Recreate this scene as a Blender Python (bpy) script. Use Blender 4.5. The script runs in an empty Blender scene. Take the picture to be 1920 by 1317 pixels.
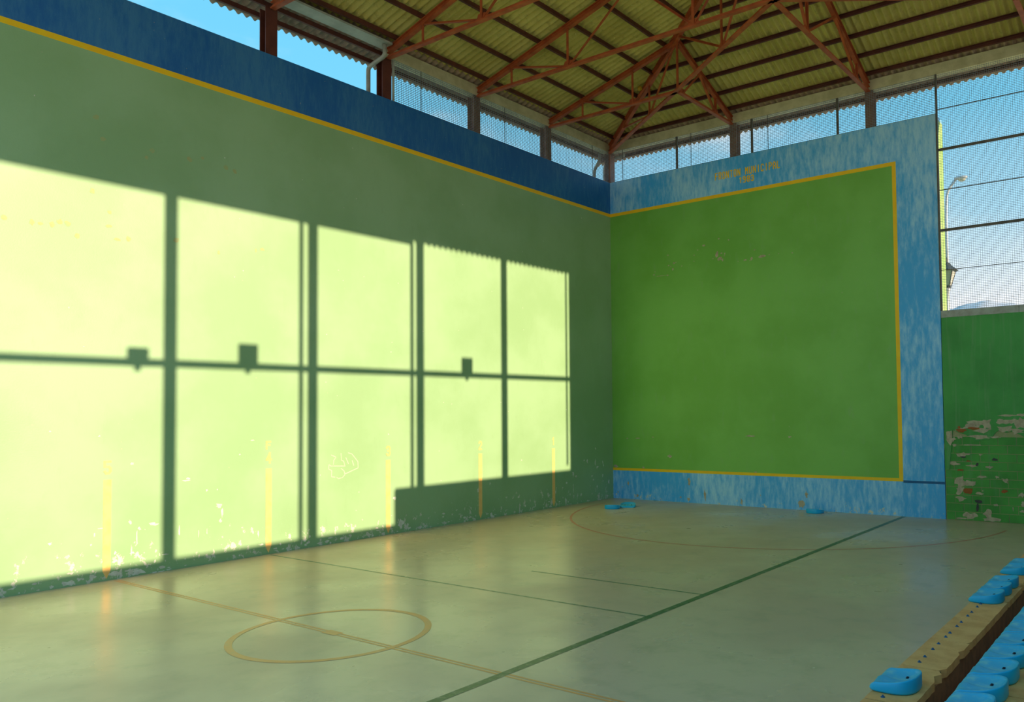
import bpy, bmesh, math, random
from mathutils import Vector, Matrix
random.seed(7)
scene = bpy.context.scene
C = scene.collection

# ------------------------------------------------------------------ camera
CAM = Vector((15.012, -20.281, 2.732))
YAW, PIT, ROL = -0.6025, 0.0365, -0.0125
F, PX, PY = 1501.2, 1199.9, 715.0
_f = Vector((math.sin(YAW)*math.cos(PIT), math.cos(YAW)*math.cos(PIT), math.sin(PIT)))
_r = _f.cross(Vector((0, 0, 1))).normalized(); _u = _r.cross(_f)
RT = _r*math.cos(ROL) + _u*math.sin(ROL)
UP = _u*math.cos(ROL) - _r*math.sin(ROL)
cd = bpy.data.cameras.new('camera'); cam = bpy.data.objects.new('camera', cd); C.objects.link(cam)
M3 = Matrix((RT, UP, -_f)).transposed()
cam.matrix_world = Matrix.Translation(CAM) @ M3.to_4x4()
cd.sensor_width = 36; cd.lens = F/1920*36
cd.shift_x = (960-PX)/1920; cd.shift_y = (PY-658.5)/1920
cd.clip_end = 8000; cd.clip_start = .05
scene.camera = cam
def at(x, y, ax, val):
    """photo pixel -> point on the axis plane (a wall or the floor) the thing touches"""
    d = _f + RT*((x-PX)/F) - UP*((y-PY)/F)
    return CAM + d*((val-CAM[ax])/d[ax])

# ------------------------------------------------------------------ light
scene.view_settings.view_transform = 'Standard'
scene.view_settings.look = 'None'
scene.view_settings.gamma = 1
scene.view_settings.use_curve_mapping = False
scene.view_settings.exposure = 0.85
SUN_POWER, SKY_STRENGTH = 3.9, .80
CLOUD = (.80, .81, .83, 1)
SUN_K, SUN_E = 0.1136, 0.242          # sideways and downward travel per metre across the hall
sd = bpy.data.lights.new('sun', 'SUN'); sd.energy = SUN_POWER; sd.angle = math.radians(.40); sd.color = (1, .80, .58)
so = bpy.data.objects.new('sun', sd); C.objects.link(so)
so.rotation_euler = Vector((-1, -SUN_K, -SUN_E)).to_track_quat('-Z', 'Y').to_euler()
so.location = (40, 5, 20)

w = bpy.data.worlds.new('sky'); scene.world = w; w.use_nodes = True
nt = w.node_tree; nt.nodes.clear()
def wn(t, **k):
    n = nt.nodes.new(t)
    for a, b in k.items(): setattr(n, a, b)
    return n
out = wn('ShaderNodeOutputWorld'); bg = wn('ShaderNodeBackground'); tc = wn('ShaderNodeTexCoord')
sep = wn('ShaderNodeSeparateXYZ'); nt.links.new(tc.outputs['Generated'], sep.inputs[0])
ramp = wn('ShaderNodeValToRGB'); nt.links.new(sep.outputs['Z'], ramp.inputs[0])
cr = ramp.color_ramp
cr.elements[0].position = 0; cr.elements[0].color = (.86, .84, .85, 1)
cr.elements[1].position = 1; cr.elements[1].color = (.16, .55, .90, 1)
for ps, cl in ((.10, (.80, .81, .84, 1)), (.22, (.34, .60, .77, 1)), (.34, (.15, .49, .71, 1)), (.52, (.11, .45, .70, 1))):
    e = cr.elements.new(ps); e.color = cl
mp = wn('ShaderNodeMapping'); mp.inputs['Scale'].default_value = (2.2, 2.2, 5.0)
mp.inputs['Location'].default_value = (.7, .2, .1)
nt.links.new(tc.outputs['Generated'], mp.inputs[0])
cn = wn('ShaderNodeTexNoise'); cn.inputs['Scale'].default_value = 1.5; cn.inputs['Detail'].default_value = 6; cn.inputs['Roughness'].default_value = .55
nt.links.new(mp.outputs[0], cn.inputs['Vector'])
cm = wn('ShaderNodeMapRange'); cm.interpolation_type = 'SMOOTHSTEP'
cm.inputs['From Min'].default_value = .50; cm.inputs['From Max'].default_value = .80
nt.links.new(cn.outputs[0], cm.inputs[0])
cmx = wn('ShaderNodeMix', data_type='RGBA'); cmx.inputs[7].default_value = CLOUD
nt.links.new(cm.outputs[0], cmx.inputs[0]); nt.links.new(ramp.outputs[0], cmx.inputs[6])
nt.links.new(cmx.outputs[2], bg.inputs[0]); bg.inputs[1].default_value = SKY_STRENGTH
nt.links.new(bg.outputs[0], out.inputs[0])

# ------------------------------------------------------------------ materials
def S(r, g, b):
    f = lambda c: (c/255/12.92) if c/255 <= .04045 else ((c/255+.055)/1.055)**2.4
    return (f(r), f(g), f(b), 1)
class NB:
    def __init__(s, name, rough=.6, metal=0, spec=.5):
        s.m = bpy.data.materials.new(name); s.m.use_nodes = True
        s.t = s.m.node_tree; s.b = s.t.nodes['Principled BSDF']
        s.b.inputs['Roughness'].default_value = rough; s.b.inputs['Metallic'].default_value = metal
        s.b.inputs['Specular IOR Level'].default_value = spec
        s.tc = s.n('ShaderNodeTexCoord')
        s.pos = s.tc.outputs['Object']
        sp = s.n('ShaderNodeSeparateXYZ'); s.l(s.pos, sp.inputs[0])
        s.x, s.y, s.z = sp.outputs
    def n(s, t, **k):
        n = s.t.nodes.new(t)
        for a, b in k.items(): setattr(n, a, b)
        return n
    def l(s, a, b): s.t.links.new(a, b)
    def noise(s, scale, detail=4, rough=.55, stretch=(1, 1, 1), off=(0, 0, 0)):
        mp = s.n('ShaderNodeMapping'); mp.inputs['Scale'].default_value = stretch; mp.inputs['Location'].default_value = off
        s.l(s.pos, mp.inputs[0])
        q = s.n('ShaderNodeTexNoise'); q.inputs['Scale'].default_value = scale
        q.inputs['Detail'].default_value = detail; q.inputs['Roughness'].default_value = rough
        s.l(mp.outputs[0], q.inputs['Vector']); return q.outputs[0]
    def rng(s, v, a, b, c=0, d=1, smooth=True):
        q = s.n('ShaderNodeMapRange')
        if smooth: q.interpolation_type = 'SMOOTHSTEP'
        for i, z in enumerate((a, b, c, d)): q.inputs[i+1].default_value = z
        s.l(v, q.inputs[0]); return q.outputs[0]
    def math(s, op, a, b):
        q = s.n('ShaderNodeMath', operation=op)
        for i, v in enumerate((a, b)):
            if isinstance(v, (int, float)): q.inputs[i].default_value = v
            else: s.l(v, q.inputs[i])
        return q.outputs[0]
    def mix(s, f, a, b):
        q = s.n('ShaderNodeMix', data_type='RGBA')
        for i, v in ((0, f), (6, a), (7, b)):
            if isinstance(v, (int, float)): q.inputs[i].default_value = v
            elif isinstance(v, tuple): q.inputs[i].default_value = v
            else: s.l(v, q.inputs[i])
        return q.outputs[2]
    def col(s, c):
        if isinstance(c, tuple): s.b.inputs['Base Color'].default_value = c
        else: s.l(c, s.b.inputs['Base Color'])
        return s
    def bump(s, h, dist=.01, strength=.5):
        q = s.n('ShaderNodeBump'); q.inputs['Distance'].default_value = dist; q.inputs['Strength'].default_value = strength
        s.l(h, q.inputs['Height']); s.l(q.outputs[0], s.b.inputs['Normal']); return s

GREEN_L = S(156, 190, 138); GREEN_D = S(144, 180, 124)
GREENF_L = S(126, 190, 82); GREENF_D = S(114, 178, 66)
BLUE_D = S(10, 120, 200); BLUE_L = S(140, 188, 224)
YEL = S(240, 168, 8)
PLASTER = S(196, 180, 152)

def wall_paint(name, gl, gd, bd, bp, frame=None, chip_h=.9, chip=.66, streak=.5):
    k = NB(name, .5, spec=.5)
    a = k.noise(.45, 5); b = k.noise(5, 5, .6, (1, 1, .35))
    g = k.mix(k.rng(a, .35, .65), gd, gl)
    g = k.mix(k.math('MULTIPLY', k.rng(b, .55, .8), .35), g, S(140, 172, 120))
    st = k.noise(4.0, 8, .72, (2.0, 2.0, .5), (3, 1, 0))
    big = k.noise(.5, 3, .5, (1, 1, .5), (9, 2, 4))
    bl = k.mix(k.rng(k.math('ADD', k.math('MULTIPLY', st, .6), k.math('MULTIPLY', big, .5)), .46, .70, 0, streak*1.4), bd, bp)
    if frame is None:
        f = k.rng(k.z, 8.915, 8.925)
    else:
        f = k.math('MAXIMUM', k.math('MAXIMUM', k.rng(k.z, 8.915, 8.925), k.rng(k.x, 8.965, 8.975)), k.rng(k.z, .905, .915, 1, 0))
    c = k.mix(f, g, bl)
    # flaked paint close to the floor
    n1 = k.noise(7, 8, .7, (1, 1, .7), (5, 5, 5)); n2 = k.noise(1.1, 2, .5)
    low = k.rng(k.z, .05, chip_h, 1, 0)
    th = k.math('ADD', n1, k.math('ADD', k.math('MULTIPLY', low, .16), k.math('MULTIPLY', k.math('SUBTRACT', n2, .5), .22)))
    ch = k.math('MULTIPLY', k.rng(th, chip+.06, chip+.09), k.rng(low, 0, .1))
    c = k.mix(ch, c, S(214, 210, 192))
    sp = k.rng(k.noise(14, 2, .5, (1, 1, 1), (1, 7, 2)), .745, .77)
    c = k.mix(k.math('MULTIPLY', sp, .6), c, S(176, 180, 140))
    k.col(c); k.bump(k.noise(40, 4), .004, .35)
    return k.m
M_LEFT = wall_paint('paint_left_wall', GREEN_L, GREEN_D, S(0, 96, 166), S(70, 136, 178), None, 1.1, .66, .42)
M_FRONT = wall_paint('paint_front_wall', GREENF_L, GREENF_D, S(64, 172, 240), S(168, 218, 250), 1, .55, .68, .75)

def simple(name, c1, c2, rough=.6, scale=6, metal=0, stretch=(1, 1, 1), bump=0, spec=.4):
    k = NB(name, rough, metal, spec)
    k.col(k.mix(k.rng(k.noise(scale, 5, .6, stretch), .35, .68), c1, c2))
    if bump: k.bump(k.noise(scale*8, 4), bump, .5)
    return k.m
M_YEL = simple('yellow_paint', S(255, 206, 22), S(255, 194, 16), .55, 4)
M_MARK = simple('orange_yellow_paint', S(255, 206, 124), S(250, 194, 110), .55, 6)
M_BLUELINE = simple('dark_blue_paint', S(10, 84, 140), S(18, 96, 150), .55, 6)
M_PLASTER = simple('bare_plaster', PLASTER, S(170, 150, 128), .85, 9)
M_PLASTERL = simple('pale_plaster', S(226, 226, 210), S(206, 200, 182), .85, 9)
M_ROOFE = simple('lit_eaves_sheet', S(196, 158, 136), S(168, 140, 118), .85, 5)  # same sheets at the eaves; light from outside put into a pinkish grey
M_TERRA = simple('bare_brick', S(168, 98, 52), S(150, 84, 40), .85, 14)
M_SMUDGE = simple('ball_smudge', S(176, 176, 118), S(160, 184, 124), .7, 12)
M_CHALK = simple('chalk', S(178, 206, 162), S(196, 216, 180), .9, 14)
M_CONC = simple('concrete', S(214, 198, 160), S(190, 174, 136), .85, 2.5, bump=.004)
M_STEEL = simple('rust_red_steel', S(190, 92, 48), S(160, 70, 38), .55, 3)
M_STEELD = simple('dark_red_steel', S(104, 50, 36), S(84, 40, 32), .6, 3)
M_COL = simple('lit_column_steel', S(150, 104, 84), S(124, 86, 72), .6, 3)  # rust-red columns in paler brown, their lit look put into the colour
M_WIRE = simple('galvanised_wire', S(150, 154, 154), S(128, 130, 132), .5, 5, .3)
M_POST = simple('dark_post', S(84, 80, 74), S(104, 96, 86), .55, 5)
M_PVC = simple('grey_plastic_pipe', S(176, 170, 156), S(150, 146, 134), .45, 5)
M_GUT = simple('grey_gutter', S(186, 184, 172), S(164, 162, 150), .5, 3)
M_CAP = simple('pale_metal_cap', S(178, 180, 170), S(156, 152, 140), .6, 4)
M_BOLT = simple('bolt_steel', S(40, 46, 60), S(60, 66, 80), .4, 20, .6)
M_BOLTB = simple('blue_bolt_remnant', S(16, 96, 150), S(24, 80, 120), .5, 20)
M_GROUND = simple('dry_ground', S(224, 206, 170), S(204, 186, 150), .95, .2)
M_HILL = simple('hazed_hill', S(206, 200, 200), S(190, 186, 190), 1, .01)  # distance haze put into the hill's pale grey colour
M_LAMPW = simple('lamp_grey', S(200, 202, 204), S(170, 174, 178), .4, 6, .2)
M_IRON = simple('lantern_iron', S(44, 46, 48), S(60, 60, 58), .5, 8)
M_FLOODB = simple('floodlight_body', S(70, 72, 74), S(56, 58, 60), .5, 6)
kb = NB('lantern_glass', .25); kb.col(S(226, 216, 190)); kb.b.inputs['Transmission Weight'].default_value = .3; M_GLASS = kb.m
kb = NB('yellow_ball', .6); kb.col(kb.mix(kb.rng(kb.noise(30), .4, .6), S(226, 180, 50), S(200, 150, 40))); M_BALL = kb.m

# roof sheets: weathered fibre cement with pale lichen specks
k = NB('fibre_cement', .85, spec=.2)
c = k.mix(k.rng(k.noise(.8, 4), .35, .7), S(212, 190, 112), S(190, 168, 92))
c = k.mix(k.math('MULTIPLY', k.rng(k.noise(6, 4, .6), .5, .75), .5), c, S(150, 130, 72))
c = k.mix(k.rng(k.noise(26, 2, .5), .70, .75), c, S(232, 216, 150))
k.col(c); M_ROOF = k.m

# court floor: worn green-grey painted concrete, satin
k = NB('court_floor', 0.3, spec=.5)
a = k.noise(.35, 5); b = k.noise(2.2, 7, .65, (1, 1, 1)); d = k.noise(9, 5, .7)
c = k.mix(k.rng(a, .35, .65), S(236, 202, 168), S(222, 188, 154))
c = k.mix(k.math('MULTIPLY', k.rng(b, .45, .85), .5), c, S(176, 158, 126))
c = k.mix(k.math('MULTIPLY', k.rng(d, .6, .78), .5), c, S(200, 198, 172))
edge_tone = k.math('MULTIPLY', k.rng(k.noise(5, 6, .7), .45, .7), k.math('ADD', k.rng(k.x, 0, .35, 1, 0), k.rng(k.y, -.4, 0)))
c = k.mix(k.math('MULTIPLY', edge_tone, .7), c, S(182, 160, 138))  # patchy darker tone along the left and front walls
k.col(c)
k.l(k.rng(a, .3, .7, .22, .40), k.b.inputs['Roughness'])
k.bump(k.math('ADD', k.noise(2.2, 4, .55), k.math('MULTIPLY', k.noise(30, 3), .05)), .012, .20)
M_FLOOR = k.m
def line_mat(name, c1, wear):
    k = NB(name, .38)
    k.col(k.mix(k.rng(k.noise(8, 6, .7), .45, .75, 0, wear), c1, S(200, 180, 150)))
    return k.m
M_LORANGE = line_mat('orange_floor_line', S(250, 172, 104), .4)
M_LRED = line_mat('red_floor_line', S(226, 140, 110), .6)
M_LGREEN = line_mat('green_floor_line', S(84, 112, 76), .6)
M_LFAULT = line_mat('faded_fault_line', S(112, 130, 96), .9)
# green low wall
k = NB('green_block_paint', .6, spec=.35)
c = k.mix(k.rng(k.noise(1.2, 5), .35, .65), S(80, 162, 68), S(66, 142, 56))
c = k.mix(k.math('MULTIPLY', k.rng(k.noise(3, 6, .65, (2.4, 2.4, .2)), .5, .75), .4), c, S(110, 150, 110))
c = k.mix(k.rng(k.noise(5, 8, .7, (1, 1, 1.6), (2, 3, 4)), .66, .69), c, PLASTER)
k.col(c); k.bump(k.noise(30, 4), .006, .4); M_BLOCK = k.m
k = NB('green_render_paint', .6, spec=.35)
c = k.mix(k.rng(k.noise(.8, 5), .35, .65), S(80, 164, 80), S(70, 148, 70))
c = k.mix(k.math('MULTIPLY', k.rng(k.noise(3, 6, .65, (2.4, 2.4, .15)), .48, .72), .5), c, S(120, 160, 110))
k.col(c); k.bump(k.noise(30, 4), .005, .4); M_RENDER = k.m
M_MORTAR = simple('mortar', S(150, 160, 106), S(170, 160, 124), .9, 12)
k = NB('end_face_paint', .6); k.col(k.mix(k.rng(k.noise(2), .4, .6), S(150, 190, 90), S(170, 200, 110))); M_END = k.m
# seats
k = NB('blue_seat_plastic', .38, spec=.5)
oi = k.n('ShaderNodeObjectInfo')
f1 = k.rng(k.noise(9, 6, .65, (1, 2, 1)), .45, .72)
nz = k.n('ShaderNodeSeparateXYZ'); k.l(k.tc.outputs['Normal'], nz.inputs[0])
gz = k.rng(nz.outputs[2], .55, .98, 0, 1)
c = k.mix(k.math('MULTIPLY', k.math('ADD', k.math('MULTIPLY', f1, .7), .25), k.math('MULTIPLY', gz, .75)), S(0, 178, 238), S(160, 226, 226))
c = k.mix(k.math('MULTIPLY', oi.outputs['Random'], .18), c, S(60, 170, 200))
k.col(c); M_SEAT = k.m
M_SLAB = simple('concrete_slab', S(255, 188, 118), S(240, 166, 100), .9, 5, bump=.004)
M_JOINT = simple('dirty_joint', S(74, 56, 40), S(92, 70, 50), .95, 12)
M_BRICKB = simple('bench_brick', S(176, 116, 72), S(150, 98, 64), .9, 8)

# ------------------------------------------------------------------ helpers
def tag(o, label=None, cat=None, group=None, kind=None):
    if label: o['label'] = label
    if cat: o['category'] = cat
    if group: o['group'] = group
    if kind: o['kind'] = kind
    return o
def obj(name, bm, mat, parent=None, smooth=False):
    me = bpy.data.meshes.new(name)
    bmesh.ops.recalc_face_normals(bm, faces=bm.faces)
    bm.to_mesh(me); bm.free()
    if mat: me.materials.append(mat)
    if smooth:
        for p in me.polygons: p.use_smooth = True
    o = bpy.data.objects.new(name, me); C.objects.link(o)
    if parent: o.parent = parent
    return o
def empty(name, loc=(0, 0, 0)):
    o = bpy.data.objects.new(name, None); C.objects.link(o); o.location = loc; o.empty_display_size = .2
    return o
def box(bm, x0, x1, y0, y1, z0, z1):
    v = [bm.verts.new((x, y, z)) for x in (x0, x1) for y in (y0, y1) for z in (z0, z1)]
    for f in ((0, 1, 3, 2), (4, 6, 7, 5), (0, 4, 5, 1), (2, 3, 7, 6), (0, 2, 6, 4), (1, 5, 7, 3)):
        bm.faces.new([v[i] for i in f])
    return v
def B(*a):
    bm = bmesh.new(); box(bm, *a); return bm
def extr(bm, a, b, prof, up=Vector((0, 0, 1))):
    """extrude a closed profile [(side, up)] from a to b"""
    a = Vector(a); b = Vector(b); d = (b-a).normalized()
    s = d.cross(up)
    if s.length < 1e-4: s = Vector((1, 0, 0))
    s.normalize(); u = s.cross(d)
    A = [bm.verts.new(a+s*p[0]+u*p[1]) for p in prof]; Bv = [bm.verts.new(b+s*p[0]+u*p[1]) for p in prof]
    n = len(prof)
    for i in range(n): bm.faces.new((A[i], A[(i+1) % n], Bv[(i+1) % n], Bv[i]))
    bm.faces.new(A); bm.faces.new(Bv[::-1])
def rect(w, h): return [(-w/2, -h/2), (w/2, -h/2), (w/2, h/2), (-w/2, h/2)]
def tee(w, h, t=.012): return [(-w/2, -h/2), (w/2, -h/2), (w/2, -h/2+t), (t/2, -h/2+t), (t/2, h/2), (-t/2, h/2), (-t/2, -h/2+t), (-w/2, -h/2+t)]
def ibeam(w, h, t=.014): return [(-w/2, -h/2), (w/2, -h/2), (w/2, -h/2+t), (t/2, -h/2+t), (t/2, h/2-t), (w/2, h/2-t), (w/2, h/2), (-w/2, h/2), (-w/2, h/2-t), (-t/2, h/2-t), (-t/2, -h/2+t), (-w/2, -h/2+t)]
def ang(w, t=.01): return [(-w/2, -w/2), (w/2, -w/2), (w/2, -w/2+t), (-w/2+t, -w/2+t), (-w/2+t, w/2), (-w/2, w/2)]
def beam(a, b, prof, up=Vector((0, 0, 1))):
    bm = bmesh.new(); extr(bm, a, b, prof, up); return bm
def tube(bm, pts, r, n=10, cap=True):
    pts = [Vector(p) for p in pts]; rings = []
    rr = r if isinstance(r, (list, tuple)) else [r]*len(pts)
    prev = None
    for i, p in enumerate(pts):
        d = (pts[min(i+1, len(pts)-1)]-pts[max(i-1, 0)]).normalized()
        if prev is None:
            s = d.cross(Vector((0, 0, 1)))
            if s.length < 1e-3: s = d.cross(Vector((1, 0, 0)))
        else: s = prev - d*prev.dot(d)
        s.normalize(); prev = s; t = d.cross(s)
        rings.append([bm.verts.new(p+(s*math.cos(2*math.pi*k/n)+t*math.sin(2*math.pi*k/n))*rr[i]) for k in range(n)])
    for a, b in zip(rings, rings[1:]):
        for k in range(n): bm.faces.new((a[k], a[(k+1) % n], b[(k+1) % n], b[k]))
    if cap: bm.faces.new(rings[0]); bm.faces.new(rings[-1][::-1])
def lathe(bm, c, prof, n=12, sq=False):
    """prof [(r, z)] about a vertical axis at c"""
    c = Vector(c); rings = []
    for r, z in prof:
        rings.append([bm.verts.new(c+Vector((r*math.cos(2*math.pi*(k+.5)/n), r*math.sin(2*math.pi*(k+.5)/n), z))) for k in range(n)])
    for a, b in zip(rings, rings[1:]):
        for k in range(n): bm.faces.new((a[k], a[(k+1) % n], b[(k+1) % n], b[k]))
    bm.faces.new(rings[0]); bm.faces.new(rings[-1][::-1])
def plate(bm, pts, thick, nrm):
    """flat polygon with a little thickness, standing proud along nrm"""
    nrm = Vector(nrm)*thick
    A = [bm.verts.new(Vector(p)) for p in pts]; Bv = [bm.verts.new(Vector(p)+nrm) for p in pts]
    n = len(pts)
    bm.faces.new(A); bm.faces.new(Bv[::-1])
    for i in range(n): bm.faces.new((A[i], A[(i+1) % n], Bv[(i+1) % n], Bv[i]))

# ------------------------------------------------------------------ dimensions of the hall (metres)
W = 16.72; RX = W/2; HY = -5.72; LEN = -22.0
REND = -20.1; ZT = 9.97; FW = 10.02; ZB = 10.95; ZB2 = 11.22
EL, EF = 11.08, 11.08          # upper chord centre at the eaves
SL, SF = .275, 2.3/5.72
def zc(x, y): return 11.08 + min(SL*x, SL*(W-x), -SF*y)
COLY = [-.07-2.82*i for i in range(10)]

# ------------------------------------------------------------------ floor and ground
floor = obj('floor', B(-.4, W+.3, LEN, 0.0, -.12, 0), M_FLOOR); tag(floor, 'worn green-grey painted concrete court floor with faded lines', kind='structure')
bm = bmesh.new()
v = []
for x in (-260, 260):
    for y, z in ((-200, -.14), (2.0, -.14), (3.2, 2.4), (70, 2.6), (700, -6)):
        v.append(bm.verts.new((x*(1+max(0, y)/60), y, z)))
for i in range(4): bm.faces.new((v[i], v[i+5], v[i+6], v[i+1]))
ground = obj('ground', bm, M_GROUND); tag(ground, 'dry sandy ground outside the hall', kind='structure')
# floor markings
def strip(name, pts, wd, mat, z=.0015, closed=False):
    bm = bmesh.new(); n = len(pts); L = []; R = []
    for i, p in enumerate(pts):
        if closed: a, b = pts[i-1], pts[(i+1) % n]
        else: a, b = pts[max(i-1, 0)], pts[min(i+1, n-1)]
        d = Vector((b[0]-a[0], b[1]-a[1])).normalized(); s = Vector((-d.y, d.x))*wd/2
        L.append(bm.verts.new((p[0]+s.x, p[1]+s.y, z))); R.append(bm.verts.new((p[0]-s.x, p[1]-s.y, z)))
    for i in range(n if closed else n-1):
        j = (i+1) % n; bm.faces.new((L[i], L[j], R[j], R[i]))
    return obj(name, bm, mat, floor)
OY = -14.15
strip('court_line', [(.12, OY-.028), (12.7, OY-.028)], .032, M_LORANGE)
strip('court_line', [(.12, OY+.028), (12.7, OY+.028)], .032, M_LORANGE)
strip('centre_circle', [(6.08+1.16*math.cos(t*math.pi/48), OY+1.16*math.sin(t*math.pi/48)) for t in range(96)], .085, M_LORANGE, .0022, True)
strip('centre_spot', [(6.08-.13, OY), (6.08+.13, OY)], .14, M_LORANGE, .0028)
strip('goal_area_arc', [(6.1+5.5*math.cos(a), -.85+5.5*math.sin(a)) for a in [math.radians(-176+172*i/60) for i in range(61)]], .06, M_LRED)
strip('boundary_line', [(9.02, -19), (9.02, -.02)], .11, M_LGREEN, .0018)
strip('fault_line', [(.1, -11.42), (8.96, -11.42)], .045, M_LFAULT, .0012)
strip('fault_line', [(5.6, -9.95), (8.96, -9.95)], .045, M_LFAULT, .0012)

# ------------------------------------------------------------------ walls
wl = obj('wall_left', B(-.4, 0, LEN, .6, -.12, ZT), M_LEFT); tag(wl, 'long green court wall with a blue band above a yellow line', kind='structure')
wf = obj('wall_front', B(0.0, FW, 0, .6, -.12, ZT), M_FRONT); tag(wf, 'blue front wall with a large green panel framed in yellow', kind='structure')
obj('end_face', B(FW, FW+.012, .07, .6, 5.0, ZT-.1), M_END, wf)
obj('painted_stripe', B(0, .003, LEN, 0, 8.87, 8.97), M_YEL, wl)
obj('painted_stripe', B(0.004, 9.02, -.003, 0, 8.87, 8.97), M_YEL, wf)
obj('painted_stripe', B(8.92, 9.02, -.0035, 0, .87, 8.97), M_YEL, wf)
obj('painted_stripe', B(0.004, 9.02, -.003, 0, .87, .95), M_YEL, wf)
obj('painted_stripe', B(9.02, FW, -.003, 0, .84, .90), M_BLUELINE, wf)

# stroke lettering
G = {'F': [[(0, 0), (0, 6), (4, 6)], [(0, 3.2), (3.2, 3.2)]],
 'R': [[(0, 0), (0, 6), (3.2, 6), (4, 5.2), (4, 3.8), (3.2, 3), (0, 3)], [(2, 3), (4, 0)]],
 'O': [[(1, 0), (0, 1), (0, 5), (1, 6), (3, 6), (4, 5), (4, 1), (3, 0), (1, 0)]],
 'N': [[(0, 0), (0, 6), (4, 0), (4, 6)]], 'T': [[(0, 6), (4, 6)], [(2, 6), (2, 0)]],
 'M': [[(0, 0), (0, 6), (2, 3), (4, 6), (4, 0)]], 'U': [[(0, 6), (0, 1), (1, 0), (3, 0), (4, 1), (4, 6)]],
 'I': [[(2, 0), (2, 6)]], 'C': [[(4, 4.6), (4, 5), (3, 6), (1, 6), (0, 5), (0, 1), (1, 0), (3, 0), (4, 1), (4, 1.4)]],
 'P': [[(0, 0), (0, 6), (3, 6), (4, 5), (4, 3.8), (3, 2.8), (0, 2.8)]], 'A': [[(0, 0), (0, 4.5), (1.4, 6), (2.6, 6), (4, 4.5), (4, 0)], [(0, 2.3), (4, 2.3)]],
 'L': [[(0, 6), (0, 0), (4, 0)]], '1': [[(.8, 4.6), (2.2, 6), (2.2, 0)]],
 '9': [[(4, 3), (1, 3), (0, 4), (0, 5), (1, 6), (3, 6), (4, 5), (4, 1), (3, 0), (.4, 0)]],
 '8': [[(1, 0), (0, 1), (0, 2.2), (.8, 3.1), (0, 4), (0, 5), (1, 6), (3, 6), (4, 5), (4, 4), (3.2, 3.1), (4, 2.2), (4, 1), (3, 0), (1, 0)], [(.8, 3.1), (3.2, 3.1)]],
 '3': [[(0, 5), (1, 6), (3, 6), (4, 5), (4, 4), (3.2, 3.1), (1.2, 3.1)], [(3.2, 3.1), (4, 2.2), (4, 1), (3, 0), (1, 0), (0, 1)]],
 '5': [[(4, 6), (0, 6), (0, 3.4), (3, 3.4), (4, 2.5), (4, 1), (3, 0), (1, 0), (0, 1)]],
 '4': [[(3, 0), (3, 6), (0, 2), (4.4, 2)]],
 '2': [[(0, 4.8), (0, 5), (1, 6), (3, 6), (4, 5), (4, 3.8), (0, .4), (0, 0), (4, 0)]]}
def letter(ch, o, right, wd, ht, stroke, nrm, mat, parent):
    o = Vector(o); right = Vector(right); up = Vector((0, 0, 1)); nrm = Vector(nrm)
    bm = bmesh.new(); h = stroke/2
    P2 = lambda p: (h+p[0]/4*(wd-stroke), h+p[1]/6*(ht-stroke))
    cnt = 0
    for line in G[ch]:
        q = [Vector(P2(p)) for p in line]
        for i, (a, b) in enumerate(zip(q, q[1:])):
            d = (b-a).normalized(); s = Vector((-d.y, d.x))*h; e = d*h*.75
            pts = [a-e+s, b+e+s, b+e-s, a-e-s]
            plate(bm, [o+right*p.x+up*p.y+nrm*(.0003*cnt) for p in pts], .003, nrm); cnt += 1
    return obj('letter', bm, mat, parent)
def text(s, x0, x1, z, ht, stroke):
    n = len(s); adv = (x1-x0)/n
    for i, ch in enumerate(s):
        if ch != ' ': letter(ch, (x0+i*adv+adv*.08, -.0005, z), (1, 0, 0), adv*.78, ht, stroke, (0, -1, 0), M_YEL, wf)
text('FRONTON MUNICIPAL', 3.79, 5.87, 9.385, .215, .027)
text('1983', 4.57, 5.07, 9.165, .185, .029)

# distance marks on the long wall
marks = {1: -2.85, 2: -5.70, 3: -8.55, 4: -11.40, 5: -14.25}
def mark(y, hm=1.68):
    bm = bmesh.new(); h = .06
    plate(bm, [(0.0005, y-h, .16), (0.0005, y, .03), (.0005, y+h, .16), (.0005, y+h, hm), (.0005, y-h, hm)], .003, (1, 0, 0))
    return obj('distance_mark', bm, M_MARK, wl)
for nmb, y in marks.items():
    mark(y)
    letter(str(nmb), (.0005, y-.06, 1.77), (0, 1, 0), .12, .23, .036, (1, 0, 0), M_MARK, wl)
letter('F', (.0005, -11.46, 2.05), (0, 1, 0), .11, .17, .032, (1, 0, 0), M_MARK, wl)

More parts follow.
